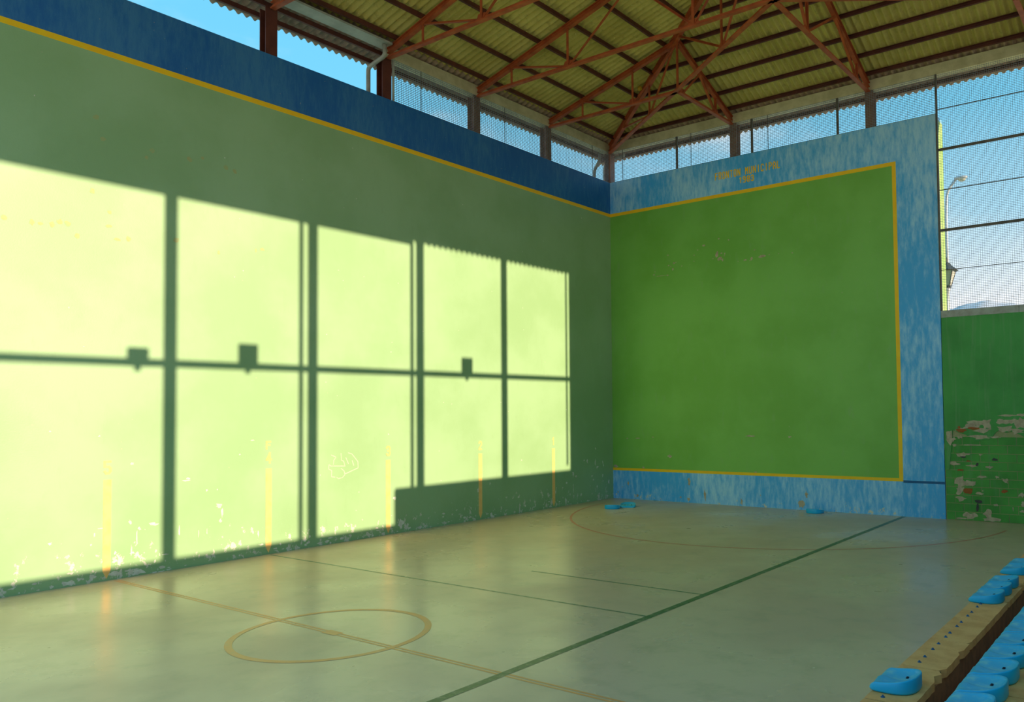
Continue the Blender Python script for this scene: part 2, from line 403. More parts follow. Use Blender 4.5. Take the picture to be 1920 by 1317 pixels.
# chips of lost paint, laid on the wall they belong to
def blob(c, w_, h_, right, nrm, bm, jag=.35, n=9):
    c = Vector(c)+Vector(nrm)*random.uniform(0, .0012); right = Vector(right)
    pts = []
    for i in range(n):
        a = 2*math.pi*i/n; r = 1+random.uniform(-jag, jag)
        pts.append(c+right*(math.cos(a)*w_/2*r)+Vector((0, 0, math.sin(a)*h_/2*r)))
    plate(bm, pts, .0012, nrm)
bm = bmesh.new()
zz = lambda x, y: at(1160+x*400/1920, 280+y*400/1920, 1, 0)
for x, y, a, b in [(765, 867, 30, 20), (885, 945, 30, 50), (908, 985, 46, 34), (925, 935, 16, 14), (955, 940, 10, 16), (935, 995, 16, 26), (850, 985, 8, 10), (950, 960, 8, 8),
  (1140, 997, 34, 14), (1195, 985, 18, 26), (1182, 1003, 10, 8), (1290, 962, 56, 18), (1355, 950, 16, 10), (1280, 972, 30, 10), (1222, 908, 14, 10), (1562, 933, 12, 10), (1440, 940, 8, 6),
  (900, 808, 12, 12), (990, 815, 10, 12), (712, 907, 10, 8), (678, 955, 10, 8), (678, 1010, 10, 8), (442, 955, 14, 10), (497, 1027, 18, 16), (450, 1047, 14, 12), (487, 1080, 18, 24), (470, 1056, 10, 10),
  (568, 1052, 10, 8), (516, 1018, 8, 8), (327, 1103, 10, 8), (318, 1132, 16, 12), (440, 1135, 22, 14), (380, 1140, 110, 4), (570, 990, 5, 5), (640, 1040, 5, 5), (1075, 1010, 6, 6), (860, 730, 5, 5), (757, 705, 5, 5)]:
    s = at(1300, 480, 1, 0) - at(1301, 480, 1, 0)
    u_ = abs(s.x)*400/1920
    blob(zz(x, y), a*u_, b*u_*.85, (1, 0, 0), (0, -1, 0), bm)
z2 = lambda x, y: at(1120+x*500/1920, 780+y*240/922, 1, 0)
for x, y, a, b in [(1100, 146, 60, 12), (1382, 153, 26, 12), (285, 162, 40, 9), (215, 163, 20, 8), (400, 153, 12, 10), (520, 291, 32, 22), (135, 362, 34, 20), (335, 372, 22, 14), (222, 488, 16, 34), (180, 512, 8, 8),
  (150, 548, 8, 20), (290, 575, 24, 18), (660, 470, 18, 60), (655, 600, 20, 34), (775, 575, 14, 70), (1040, 620, 16, 60), (1470, 640, 34, 50), (1505, 565, 22, 40), (600, 585, 12, 14), (1175, 572, 8, 10), (1140, 405, 24, 10)]:
    blob(z2(x, y), a*.0042, b*.0038, (1, 0, 0), (0, -1, 0), bm, .5, 11)
tag(obj('bare_patches', bm, M_PLASTER, wf), kind='stuff')
bm = bmesh.new()
z3 = lambda x, y: at(700+x*.25, 780+y*.25, 0, 0)
for x, y, a, b in [(1667, 247, 12, 12), (1605, 345, 14, 26), (1580, 335, 14, 10), (1665, 350, 12, 50), (1680, 385, 26, 14), (1720, 350, 10, 22), (1725, 370, 8, 20), (1500, 440, 22, 30), (1520, 455, 20, 10), (1640, 450, 18, 14),
  (1650, 480, 12, 14), (1720, 445, 10, 24), (1722, 488, 8, 10), (1765, 495, 14, 26), (1678, 535, 10, 36), (1500, 550, 6, 50), (1450, 505, 16, 12), (1445, 640, 18, 50), (1612, 638, 26, 14), (1700, 628, 22, 8), (1560, 640, 10, 6),
  (1090, 608, 18, 18), (1098, 690, 12, 60), (1175, 708, 12, 10), (875, 508, 10, 16), (890, 755, 30, 34), (865, 768, 16, 10), (785, 560, 12, 26), (160, 620, 26, 18), (205, 810, 44, 60), (255, 830, 16, 30), (430, 833, 12, 8), (540, 805, 22, 14), (75, 888, 30, 14)]:
    blob(z3(x, y), a*.0042, b*.0042, (0, 1, 0), (1, 0, 0), bm, .55, 11)
z4 = lambda x, y: at(x*500/1920, 800+y*500/1920, 0, 0)
for x, y, a, b in [(490, 1130, 70, 30), (370, 1155, 24, 20), (140, 1200, 14, 10), (1000, 1045, 80, 44), (830, 1060, 60, 30), (1110, 1052, 34, 12), (1160, 1044, 40, 10), (1215, 1030, 30, 10), (660, 1100, 16, 20), (945, 890, 10, 60), (985, 800, 8, 80), (950, 910, 24, 20),
  (1005, 735, 20, 24), (1100, 705, 60, 20), (1340, 390, 50, 14), (1355, 375, 24, 14), (935, 690, 18, 30), (485, 940, 30, 24), (480, 985, 20, 8), (360, 845, 20, 20), (825, 970, 30, 22), (830, 910, 20, 20), (885, 985, 20, 8), (720, 735, 40, 8), (680, 780, 8, 30), (655, 855, 10, 12),
  (1290, 750, 10, 70), (1575, 570, 44, 30), (1600, 620, 14, 60), (1585, 680, 24, 30), (1490, 760, 6, 40), (1430, 770, 6, 50), (950, 270, 26, 20), (1490, 460, 14, 14), (715, 70, 14, 10), (360, 35, 10, 8), (1820, 100, 30, 10), (1860, 770, 14, 50), (1820, 760, 12, 30)]:
    blob(z4(x, y), a*.0024, b*.0024, (0, 1, 0), (1, 0, 0), bm, .5, 11)
for _ in range(90):   # flakes along the foot of the wall
    y = random.uniform(-15.8, -.1); blob((0, y, abs(random.gauss(0, .12))+.02), random.uniform(.02, .12), random.uniform(.015, .06), (0, 1, 0), (1, 0, 0), bm, .5)
for _ in range(60):
    y = random.uniform(-15.5, -.3); blob((0, y, random.uniform(.3, 8.6)), random.uniform(.012, .03), random.uniform(.012, .03), (0, 1, 0), (1, 0, 0), bm, .4, 7)
tag(obj('bare_patches', bm, M_PLASTERL, wl), kind='stuff')
bm = bmesh.new()
for x, y in [(60, 417), (75, 419), (98, 421), (112, 416), (128, 420), (145, 442), (8, 408), (205, 424), (220, 449), (241, 448), (173, 358), (205, 398), (180, 220), (193, 260), (285, 282), (355, 299), (275, 296), (480, 470), (492, 468), (410, 474), (330, 450), (380, 297), (423, 315), (440, 322)]:
    blob(at(x, y, 0, 0), random.uniform(.05, .11), random.uniform(.05, .10), (0, 1, 0), (1, 0, 0), bm, .3, 9)
tag(obj('ball_marks', bm, M_SMUDGE, wl), kind='stuff')
# faint chalk drawing between marks 4 and 3
bm = bmesh.new()
zk = lambda x, y: at(590+x*160/1916, 800+y*110/1317, 0, 0)
for line in [[(690, 890), (360, 890), (320, 850), (315, 960), (385, 990), (375, 1130), (460, 1140)], [(680, 890), (650, 780), (600, 760), (590, 600)], [(420, 860), (430, 760), (480, 690), (370, 640)],
   [(750, 590), (840, 620), (970, 790), (975, 930), (720, 1050), (680, 1060)], [(590, 940), (660, 1000), (680, 1080), (620, 1150), (530, 1170), (490, 1140)], [(700, 700), (760, 840)], [(840, 760), (880, 880)]]:
    pts = [zk(*p) for p in line]
    for a, b in zip(pts, pts[1:]):
        d = (b-a).normalized(); s = Vector((0, -d.z, d.y))*.009
        plate(bm, [a+s, b+s, b-s, a-s], .0012, (1, 0, 0))
obj('chalk_drawing', bm, M_CHALK, wl)

# low green wall to the right of the front wall, render over blocks
wr = obj('wall_front_right', B(FW+.01, W+.3, .021, .3, -.12, 4.92), M_MORTAR); tag(wr, 'low green wall of painted blocks with peeling render beside the front wall', kind='structure')
blk = None; BWd, BH = .40, .2
for r in range(10):
    off = 0 if r % 2 else -.2
    x = FW+.02+off
    while x < W+.2:
        x0 = max(x, FW+.02); x1 = min(x+BWd, W+.25)
        if x1-x0 > .05:
            j = random.uniform(-.004, .004)
            bm = bmesh.new(); box(bm, x0+.007, x1-.007, .012+j, .06, r*BH+.007, (r+1)*BH-.007)
            obj('block', bm, M_BLOCK, wr)
        x += BWd
# render skin with a ragged lower edge
bm = bmesh.new(); n = 70; xs = [FW+.015+i*(W+.25-FW-.015)/n for i in range(n+1)]
A = []; D = []
for i, x in enumerate(xs):
    zlow = 2.02+.10*math.sin(x*5.1)+random.uniform(-.06, .06)
    if x < FW+.15: zlow = 1.2
    A.append((x, zlow)); D.append((x, 4.92))
for i in range(n):
    plate(bm, [(A[i][0], .020, A[i][1]), (A[i+1][0], .020, A[i+1][1]), (D[i+1][0], .020, 4.92), (D[i][0], .020, 4.92)], .022, (0, -1, 0))
bmesh.ops.remove_doubles(bm, verts=bm.verts, dist=1e-4)
obj('render_skin', bm, M_RENDER, wr)
for i in range(4):
    x0 = FW+.015+i*1.75; obj('cap_panel', B(x0, min(x0+1.742, W+.25), -.012, .31, 4.905, 5.07), M_CAP, wr)
bm = bmesh.new(); bt = bmesh.new(); bk = bmesh.new()
z5 = lambda x, y: at(1740+x*180/988, 760+y*240/1317, 1, 0)
for x, y, a, b in [(500, 180, 170, 60), (430, 220, 150, 50), (600, 200, 110, 90), (560, 260, 160, 50), (340, 255, 90, 40), (220, 320, 90, 140), (190, 430, 40, 180), (250, 350, 60, 40), (760, 170, 110, 50), (850, 170, 120, 50), (940, 180, 100, 90), (800, 250, 150, 60), (920, 270, 130, 50),
   (830, 105, 160, 18), (960, 98, 60, 30), (540, 330, 190, 36), (330, 330, 50, 30), (690, 330, 100, 16), (430, 410, 180, 16), (270, 410, 40, 26), (360, 510, 110, 40), (540, 510, 44, 16), (262, 603, 100, 50), (450, 626, 90, 24), (630, 640, 60, 30), (330, 790, 100, 130), (420, 800, 110, 50), (330, 870, 80, 90),
   (550, 740, 110, 22), (710, 745, 30, 24), (800, 780, 50, 50), (340, 960, 90, 60), (530, 910, 60, 26), (965, 925, 60, 40), (980, 1020, 40, 40), (620, 1110, 80, 90), (650, 1180, 140, 40), (430, 1140, 120, 60), (330, 1165, 100, 24), (700, 1030, 40, 20), (875, 1070, 10, 40), (970, 1095, 40, 24)]:
    yoff = .009 if z5(x, y).z < 1.93 else -.003
    p_ = z5(x, y); p_.y = yoff
    blob(p_, a*.0024, b*.0024, (1, 0, 0), (0, -1, 0), bm, .45, 13)
for x, y, a, b in [(340, 262, 90, 40), (470, 240, 110, 24), (415, 880, 80, 60), (785, 890, 60, 36), (330, 668, 60, 20), (415, 576, 40, 14), (320, 230, 30, 26)]:
    p_ = z5(x, y); p_.y = .0075 if p_.z < 1.93 else -.0045
    blob(p_, a*.0024, b*.0024, (1, 0, 0), (0, -1, 0), bt, .3, 11)
for x, y, a, b in [(520, 990, 80, 36), (510, 1050, 26, 90), (685, 560, 50, 26), (360, 535, 60, 14), (505, 612, 26, 34)]:
    p_ = z5(x, y); p_.y = .007
    blob(p_, a*.0024, b*.0024, (1, 0, 0), (0, -1, 0), bk, .3, 11)
tag(obj('bare_patches', bm, M_PLASTER, wr), kind='stuff'); tag(obj('brick_patches', bt, M_TERRA, wr), kind='stuff'); tag(obj('dark_scrawl', bk, M_IRON, wr), kind='stuff')

# far right side wall, stepped down away from the front
wrt = obj('wall_right', B(W, W+.3, -6.45, .039, -.12, 5.07), M_RENDER); tag(wrt, 'tall green side wall behind the stands', kind='structure')
obj('lower_section', B(W, W+.3, LEN, -6.45, -.12, 4.25), M_RENDER, wrt)

# ------------------------------------------------------------------ columns and beams
def column(name, x, y, along, mat, z0, z1, label, grp, wd=.25, dp=.22):
    """rolled steel H column; flange faces the court"""
    prof = ibeam(wd, dp, .02)
    up = Vector((1, 0, 0)) if along == 'y' else Vector((0, 1, 0))
    root = empty(name, (x, y, z0))
    o = obj('shaft', beam((0, 0, 0), (0, 0, z1-z0), prof, up), mat, root)
    bm = B(-.125, .125, -.125, .125, 0, .02); obj('base_plate', bm, mat, root)
    tag(root, label, 'column', grp); return root
ordn = ['corner', 'first', 'second', 'third', 'fourth', 'fifth', 'sixth', 'seventh', 'eighth', 'ninth']
for i in range(1, 7):
    column('steel_column', -.16, COLY[i], 'y', M_COL if i < 3 else M_STEELD, ZT, ZB, '%s steel column from the corner on top of the long green wall' % ordn[i], 'columns on the long wall')
column('steel_column', -.10, .13, 'y', M_COL, ZT, ZB, 'steel column in the corner where the two court walls meet', 'columns on the long wall')
for i, x in enumerate((4.39, 8.36)):
    column('steel_column', x, .16, 'x', M_COL, ZT, ZB, ['steel column above the painted court name on the front wall', 'steel column above the right end of the green front panel'][i], 'columns on the front wall', .22)
for i, y in enumerate([-.07]+COLY[1:8]):
    column('steel_column', W+.16, y, 'y', M_COL, (5.07 if y > -6.4 else 4.25), ZB, ('front corner steel column on the open sunny side' if i == 0 else '%s steel column back from the front corner on the open sunny side' % ordn[i]), 'columns on the open side', .21)
bl = empty('ring_beam', (0, 0, ZB)); tag(bl, 'concrete eaves beam over the long wall', 'beam')
ys = [COLY[3]+.02, COLY[2], COLY[1], .25]
for a, b in zip(ys, ys[1:]):
    obj('beam_span', B(-.25, 0, a+.012, b-.012, 0, ZB2-ZB), M_CONC, bl)
bf = empty('ring_beam', (0, 0, ZB)); tag(bf, 'concrete eaves beam over the front wall', 'beam')
xs = [.01, 4.39, 8.36, 12.5, W+.2]
for a, b in zip(xs, xs[1:]):
    obj('beam_span', B(a+.012, b-.012, 0, .25, 0, ZB2-ZB), M_CONC, bf)

# ------------------------------------------------------------------ trusses
VB = ZB
def truss(label, A, Bp, verts, diags, halves=((0, 1),), chord=.13, low=.085, top=None):
    """A, Bp plan points; verts [t], diags [((t, 'b'|'t'), (t, 'b'|'t'))] with t in 0..1 along the plan line"""
    A = Vector((A[0], A[1], 0)); Bp = Vector((Bp[0], Bp[1], 0))
    root = empty('roof_truss', (A.x, A.y, VB)); inv = Vector((A.x, A.y, VB))
    top = top or (lambda p: zc(p.x, p.y))
    def bot(t): p = A.lerp(Bp, t); return Vector((p.x, p.y, VB))-inv
    def tp(t): p = A.lerp(Bp, t); return Vector((p.x, p.y, top(p)))-inv
    def node(n): return bot(n[0]) if n[1] == 'b' else tp(n[0])-Vector((0, 0, .03))
    for a, b in halves:
        obj('upper_chord', beam(tp(a), tp(b), ibeam(.11, chord)), M_STEEL, root)
    obj('lower_chord', beam(bot(0)+Vector((0, 0, .0)), bot(1), tee(.11, low, .03)), M_STEEL, root)
    for t in verts: obj('upright', beam(bot(t), tp(t), ang(.06, .016), (Bp-A).normalized()), M_STEEL, root)
    for a, b in diags: obj('diagonal', beam(node(a), node(b), ang(.055, .016)), M_STEEL, root)
    d = (Bp-A).normalized()
    for t in sorted({n[0] for g in diags for n in g if n[1] == 'b'}):
        c = bot(t); bm = bmesh.new(); s = Vector((0, 0, 1)).cross(d)*.008
        plate(bm, [c-d*.16-s, c+d*.16-s, c+d*.10+Vector((0, 0, .13))-s, c-d*.10+Vector((0, 0, .13))-s], .016, Vector((0, 0, 1)).cross(d))
        obj('gusset_plate', bm, M_STEEL, root)
    tag(root, label, 'truss', 'roof trusses'); return root
def sp(xs): return [x/W for x in xs]
fv = [1.22, 3.04, 6.5]; m = lambda x: W-x
fd = [((1.22, 't'), (3.04, 'b')), ((3.04, 'b'), (4.86, 't')), ((4.86, 't'), (6.5, 'b')), ((6.5, 'b'), (8.36, 't'))]
FVs = sp(fv+[8.36]+[m(x) for x in fv])
FD = [((a[0]/W, a[1]), (b[0]/W, b[1])) for a, b in fd]+[((m(a[0])/W, a[1]), (m(b[0])/W, b[1])) for a, b in fd]
for i in range(2, 7):
    y = COLY[i]-.01
    truss(['', '', 'full-width rust-red roof truss where the sloping end of the roof begins', 'full-width rust-red roof truss above the downpipe on the long wall', 'rust-red roof truss on the second dark column from the downpipe', 'rust-red roof truss one bay in from the open end of the roof', 'rust-red roof truss at the open end of the roof'][i],
          (0, y), (W, y), FVs, FD, ((0, .5), (.5, 1)), top=lambda p: 11.08+min(SL*p.x, SL*(W-p.x)))
h = 4.36
for side in (0, 1):
    mx = (lambda x: x) if side == 0 else (lambda x: W-x)
    nm = 'left' if side == 0 else 'right'
    truss('short jack truss from the long wall to the hip' if side == 0 else 'short jack truss from the open side to the right hip', (mx(0), -2.9), (mx(h), -2.9), [1.24/h, 2.95/h, 1], [((1.24/h, 't'), (2.95/h, 'b')), ((2.95/h, 'b'), (1, 't'))])
    truss('short jack truss rising from the front column above the court name' if side == 0 else 'short jack truss rising from the front beam to the right hip', (mx(4.37), 0), (mx(4.37), -2.88), [.94/2.88], [((.94/2.88, 'b'), (1.8/2.88, 't')), ((1.8/2.88, 't'), (.94, 'b'))])
    truss('heavy hip truss running up from the corner of the two court walls' if side == 0 else 'heavy hip truss running up from the far right corner', (mx(.0), 0), (mx(8.36), -5.72), [2.85/8.36, 4.45/8.36, 6.5/8.36], [((1/8.36, 't'), (2.85/8.36, 'b')), ((2.85/8.36, 'b'), (4.36/8.36, 't')), ((4.5/8.36, 't'), (6.5/8.36, 'b')), ((6.5/8.36, 'b'), (.99, 't'))], chord=.20)
truss('long jack truss rising from the front column at the right end of the panel', (8.36, 0), (8.36, -5.7), [.86/5.7, 4.0/5.7], [((.86/5.7, 'b'), (2.3/5.7, 't')), ((2.3/5.7, 't'), (4.0/5.7, 'b')), ((4/5.7, 'b'), (.99, 't'))])

# ------------------------------------------------------------------ roof
ceil = empty('ceiling', (0, 0, 0)); tag(ceil, 'hipped roof of corrugated fibre cement sheets on steel purlins', kind='structure')
PU = [.34, 1.22, 2.13, 3.04, 3.95, 4.86, 5.77, 6.68, 7.59, 8.22]
PO = [-.30, -.66]
hk = 5.72/8.36
CP = lambda w_, h_, t=.012: [(-w_/2, -h_/2), (w_/2, -h_/2), (w_/2, -h_/2+t), (-w_/2+t, -h_/2+t), (-w_/2+t, h_/2-t), (w_/2, h_/2-t), (w_/2, h_/2), (-w_/2, h_/2)]
for x in PU+PO:
    z = 11.08+SL*x+.07+.05
    obj('purlin', beam((x, -hk*x-.02 if x > 0 else .8, z), (x, REND+.1, z), CP(.06, .10)), M_STEELD, ceil)
    if x > 0: obj('purlin', beam((W-x, -hk*x-.02, z), (W-x, REND+.1, z), CP(.06, .10)), M_STEELD, ceil)
for x in PU[:-1]+[-.4, -.86]:
    y = -hk*x; z = 11.08+SF*(-y)+.07+.05
    if x < 0: obj('purlin', beam((-.8, y, z), (W+.8, y, z), CP(.06, .10)), M_STEELD, ceil)
    else: obj('purlin', beam((x+.03, y, z), (W-x-.03, y, z), CP(.06, .10)), M_STEELD, ceil)
WAVE, AMP = .177, .033
def sheet(kind, u0, u1, v0, v1, lift, mat=None):
    """kind L/R slope: u along y, v = distance from the side wall; kind F: u along x, v = distance from the front wall"""
    per = 8; n = max(2, round((u1-u0)/WAVE*per)); bm = bmesh.new(); g = [[], []]
    for s, th in ((0, 0), (1, .007)):
        for v_ in (v0, v1):
            row = []
            for i in range(n+1):
                u = u0+(u1-u0)*i/n; wv = AMP*math.sin(2*math.pi*u/WAVE)+.033+th+lift*(1-(v_-v0)/(v1-v0))
                if kind == 'L': p = (v_, u, 11.26+SL*v_+wv)
                elif kind == 'R': p = (W-v_, u, 11.26+SL*v_+wv)
                else: p = (u, -v_, 11.26+SF*v_+wv)
                row.append(bm.verts.new(p))
            g[s].append(row)
    for s in (0, 1):
        a, b = g[s]
        for i in range(n): bm.faces.new((a[i], a[i+1], b[i+1], b[i]))
    for r in (0, 1):
        for i in range(n): bm.faces.new((g[0][r][i], g[0][r][i+1], g[1][r][i+1], g[1][r][i]))
    for i in (0, n): bm.faces.new((g[0][0][i], g[0][1][i], g[1][1][i], g[1][0][i]))
    # cut at the hips
    if kind == 'F': cuts = [((0, 0, 0), (-hk, -1, 0)), ((W, 0, 0), (hk, -1, 0))]
    elif kind == 'L': cuts = [((0, 0, 0), (hk, 1, 0))]
    else: cuts = [((W, 0, 0), (-hk, 1, 0))]
    for co, no in cuts:
        bmesh.ops.bisect_plane(bm, geom=bm.verts[:]+bm.edges[:]+bm.faces[:], plane_co=co, plane_no=no, clear_outer=True)
    if len(bm.faces) < 3: bm.free(); return
    obj('roof_sheet', bm, mat or M_ROOF, ceil, False)
VR = [-.95, .10, 2.13, 3.95, 5.77, 7.59, 8.36]
SWD = WAVE*6
for j in range(len(VR)-1):
    v0, v1 = VR[j]-(.10 if j else 0), VR[j+1]
    u = .87
    while u > -14.2:
        sheet('L', u-SWD, u, v0, v1, .012, M_ROOFE if j == 0 else None)
        u -= SWD
    ulast = u
    sheet('L', REND, ulast, v0, v1, .012)
    sheet('R', REND, 1.0, v0, v1, .012)
VF = [-.88]+[hk*v for v in VR[1:]]
for j in range(len(VF)-1):
    v0, v1 = VF[j]-(.10 if j else 0), VF[j+1]
    u = -1.2
    while u < W+1.2:
        sheet('F', u, u+SWD, v0, v1, .012, M_ROOFE if j == 0 else None); u += SWD
# caps over the hips and the ridge
def cap(a, b, n1, n2, name):
    a = Vector(a); b = Vector(b); n1 = Vector(n1).normalized(); n2 = Vector(n2).normalized(); up = Vector((0, 0, .045))
    bm = bmesh.new()
    for t in (0, .012):
        z = Vector((0, 0, t)); q = [bm.verts.new(p) for p in (a+n1*.22+z+up, a+z+up*1.3, a+n2*.22+z+up, b+n2*.22+z+up, b+z+up*1.3, b+n1*.22+z+up)]
        bm.faces.new((q[0], q[1], q[4], q[5])); bm.faces.new((q[1], q[2], q[3], q[4]))
    obj(name, bm, M_ROOF, ceil)
zs = 11.26+.058
ze, zr = zs-.95*SL, zs+8.36*SL
cap((-.95, .65, ze), (RX, HY, zr), (-.2, -1, -SL*.2), (1, .2, -SF*.2), 'hip_cap')
cap((W+.95, .65, ze), (RX, HY, zr), (.2, -1, -SL*.2), (-1, .2, -SF*.2), 'hip_cap')
cap((RX, HY, zr), (RX, REND, zr), (1, 0, -SL), (-1, 0, -SL), 'ridge_cap')
# gutters and pipes
gut = obj('gutter', B(-.12, .26, REND+.1, -8.62, 11.14, 11.185), M_GUT); tag(gut, 'pale grey gutter under the eaves of the long wall', 'gutter')
gr = obj('gutter', B(W+.95, W+1.1, REND+.1, -5.9, 11.0, 11.1), M_GUT); tag(gr, 'grey gutter along the eaves of the open sunny side', 'gutter')
def bend(pts, r=.09, n=5):
    pts = [Vector(p) for p in pts]; o = [pts[0]]
    for a, b, c in zip(pts, pts[1:], pts[2:]):
        d1 = (a-b).normalized(); d2 = (c-b).normalized(); q = min(r, (a-b).length*.45, (c-b).length*.45)
        for i in range(n+1):
            t = i/n; o.append((b+d1*q)*(1-t)**2+b*2*t*(1-t)+(b+d2*q)*t**2)
    o.append(pts[-1]); return o
bm = bmesh.new(); e1 = at(721, 88, 0, .14); e2 = at(722, 104, 0, .14); e3 = at(690.5, 127, 0, -.47)
tube(bm, bend([(e1.x, e1.y, 11.13), e2, e3, (e3.x, e3.y, 0.0)]), .05)
tag(obj('downpipe', bm, M_PVC, smooth=True), 'grey bent drainpipe leaving the gutter over the long wall', 'pipe')
bm = bmesh.new(); tube(bm, bend([(-.32, -.08, 10.98), (-.32, -.10, 10.74), (-.46, -.20, 10.42), (-.46, -.22, 10.2), (-.46, -.22, 0)]), .05)
tag(obj('downpipe', bm, M_PVC, smooth=True), 'grey drainpipe dropping behind the long wall beside the corner column', 'pipe')
bm = bmesh.new(); tube(bm, bend([(.32, .32, 10.93), (.32, .32, 10.86), (-.36, .34, 10.86), (-.47, .34, 10.6), (-.47, .34, 0)]), .05)
tag(obj('downpipe', bm, M_PVC, smooth=True), 'grey drainpipe passing sideways under the beam at the corner column', 'pipe')
for y, lab in ((-8.77, 'second'), (-5.93, 'first')):
    bm = bmesh.new(); tube(bm, [(W+.36, y, 11.0), (W+.36, y, 0)], .05)
    tag(obj('downpipe', bm, M_PVC), '%s straight drainpipe from the front on the open sunny side' % lab, 'pipe')
bm = bmesh.new(); tube(bm, [(W+.36, -.29, 11.0), (W+.36, -.29, 5.3)], .04)
tag(obj('downpipe', bm, M_PVC), 'short drainpipe at the front corner of the open sunny side', 'pipe')
bm = bmesh.new(); bmesh.ops.create_icosphere(bm, subdivisions=3, radius=.07, matrix=Matrix.Translation((2.42, -1.79, 11.85)))
tag(obj('ball', bm, M_BALL, smooth=True), 'small yellow ball lodged beside the heavy hip rafter under the roof', 'ball')

# ------------------------------------------------------------------ wire mesh screens
def wires(name, parent, ax, plane, a0, a1, z0, z1, sh, sv, th, tv, dep=.006):
    bm = bmesh.new(); d = dep/2
    def bx(p0, p1, q0, q1):
        if ax == 'y': box(bm, plane-d, plane+d, p0, p1, q0, q1)
        else: box(bm, p0, p1, plane-d, plane+d, q0, q1)
    n = int((z1-z0)/sh)
    for i in range(n+1): bx(a0, a1, z0+i*sh, z0+i*sh+th)
    n = int((a1-a0)/sv)
    for i in range(n+1): bx(a0+i*sv, a0+i*sv+tv, z0, z1)
    o = obj(name, bm, M_WIRE, parent); tag(o, kind='stuff'); return o
sl = empty('mesh_screen', (0, COLY[3]+.16, ZT)); tag(sl, 'wire mesh screen between the long wall and its beam', 'screen')
def loc(o, root):
    o.matrix_parent_inverse = Matrix.Translation(-Vector(root.location)); return o
yy = [COLY[3]+.16, COLY[2], COLY[1], -.01]
for a, b in zip(yy, yy[1:]): loc(wires('wire_mesh', sl, 'y', -.018, a+.005, b-.005, ZT+.005, ZB-.002, .042, .07, .012, .004), sl)
loc(obj('edge_post', B(-.04, 0, COLY[3]+.13, COLY[3]+.17, ZT, ZB), M_CAP, sl), sl)
for px_ in (790, 947, 1111):
    p_ = at(px_, 250 if px_ > 900 else 205, 0, 0); loc(obj('tie_rod', B(-.012, .0, p_.y-.006, p_.y+.006, ZT, ZB), M_POST, sl), sl)
sf = empty('mesh_screen', (0, .02, ZT)); tag(sf, 'wire mesh screen between the front wall and its beam', 'screen')
for a, b in ((.03, 2.47), (2.53, 4.98), (5.03, 7.49), (7.54, 10.02)):
    loc(wires('wire_mesh', sf, 'x', .018, a, b, ZT+.005, ZB-.002, .042, .06, .011, .004), sf)
for x in (2.5, 5.0, 7.515): loc(obj('post', B(x-.028, x+.028, -.002, .05, ZT, ZB), M_POST, sf), sf)
for x in (.5, 3.0, 5.5): loc(obj('tie_rod', B(x-.006, x+.006, 0, .012, ZT, ZB), M_POST, sf), sf)
sr = empty('mesh_fence', (FW, .02, 5.07)); tag(sr, 'tall wire mesh fence above the low green wall', 'fence')
loc(wires('wire_mesh', sr, 'x', .018, 10.07, W+.05, 5.075, ZB-.002, .040, .050, .0075, .005), sr)
loc(obj('post', B(10.025, 10.065, -.012, .04, 5.07, ZB), M_POST, sr), sr)
for z in (7.05, 9.05): loc(obj('rail', B(10.065, W, -.012, .010, z-.035, z+.035), M_POST, sr), sr)
for z in (6.07, 8.05, 10.06): loc(obj('tension_wire', B(10.065, W, -.004, .010, z-.008, z+.008), M_POST, sr), sr)
# rail and floodlights on the open side
ra = obj('cross_rail', B(W+.08, W+.18, -17.1, -.1, 7.69, 7.81), M_STEELD); tag(ra, 'long steel cross rail between the columns of the open side', 'rail')
for y, hw, z0, z1, lab in ((-11.9, .17, 7.64, 7.96, 'low floodlight third along the rail of the open side'), (-9.93, .19, 7.66, 8.14, 'tall floodlight second along the rail of the open side'), (-4.24, .18, 7.66, 8.14, 'floodlight nearest the front on the rail of the open side')):
    r = empty('floodlight', (W+.08, y, z0)); tag(r, lab, 'floodlight', 'floodlights')
    obj('housing', B(-.16, -.01, -hw, hw, .02, z1-z0), M_FLOODB, r); obj('lens', B(-.168, -.16, -hw+.03, hw-.03, .05, z1-z0-.03), M_LAMPW, r)
    obj('bracket', B(-.06, .0, -.05, .05, -.06, .03), M_FLOODB, r)

# ------------------------------------------------------------------ stands with plastic seats
def bench(x0, x1, z, y0, y1, label, joints, chips):
    r = empty('bench', ((x0+x1)/2, (y0+y1)/2, 0)); tag(r, label, 'bench', 'spectator benches'); off = Vector(r.location)
    ob = obj('support_wall', B(x0+.03-off.x, x1-.02-off.x, y0-off.y, y1-off.y, 0, z-.07), M_BRICKB, r)
    y = y0
    while y < y1-.1:
        yb = min(y+joints, y1)
        bm = bmesh.new(); n = 12
        top = []; bot = []
        L = [(x0, y+.008+(yb-y-.016)*i/n) for i in range(n+1)]
        R = [(x1+random.uniform(-.003, .003)-(random.uniform(.02, .05) if chips and (i in (0, n) and random.random() < .4 or random.random() < .04) else 0), p[1]) for i, p in enumerate(L)]
        pts = [Vector((p[0]-off.x, p[1]-off.y, z-.07)) for p in L]+[Vector((p[0]-off.x, p[1]-off.y, z-.07)) for p in R[::-1]]
        plate(bm, pts, .07+random.uniform(-.003, .003), (0, 0, 1))
        obj('slab', bm, M_SLAB, r)
        if yb < y1-.05: obj('slab_joint', B(x0+.004-off.x, x1-.03-off.x, yb-.0075-off.y, yb+.0075-off.y, z-.07, z-.006), M_JOINT, r)
        y = yb
    return r
b1 = bench(12.82, 13.19, .45, -15.0, -4.0, 'low concrete bench along the court edge with most seats missing', .965, True)
b2 = bench(13.46, 13.95, .54, -15.6, -6.0, 'second concrete bench row full of blue seats', .965, False)

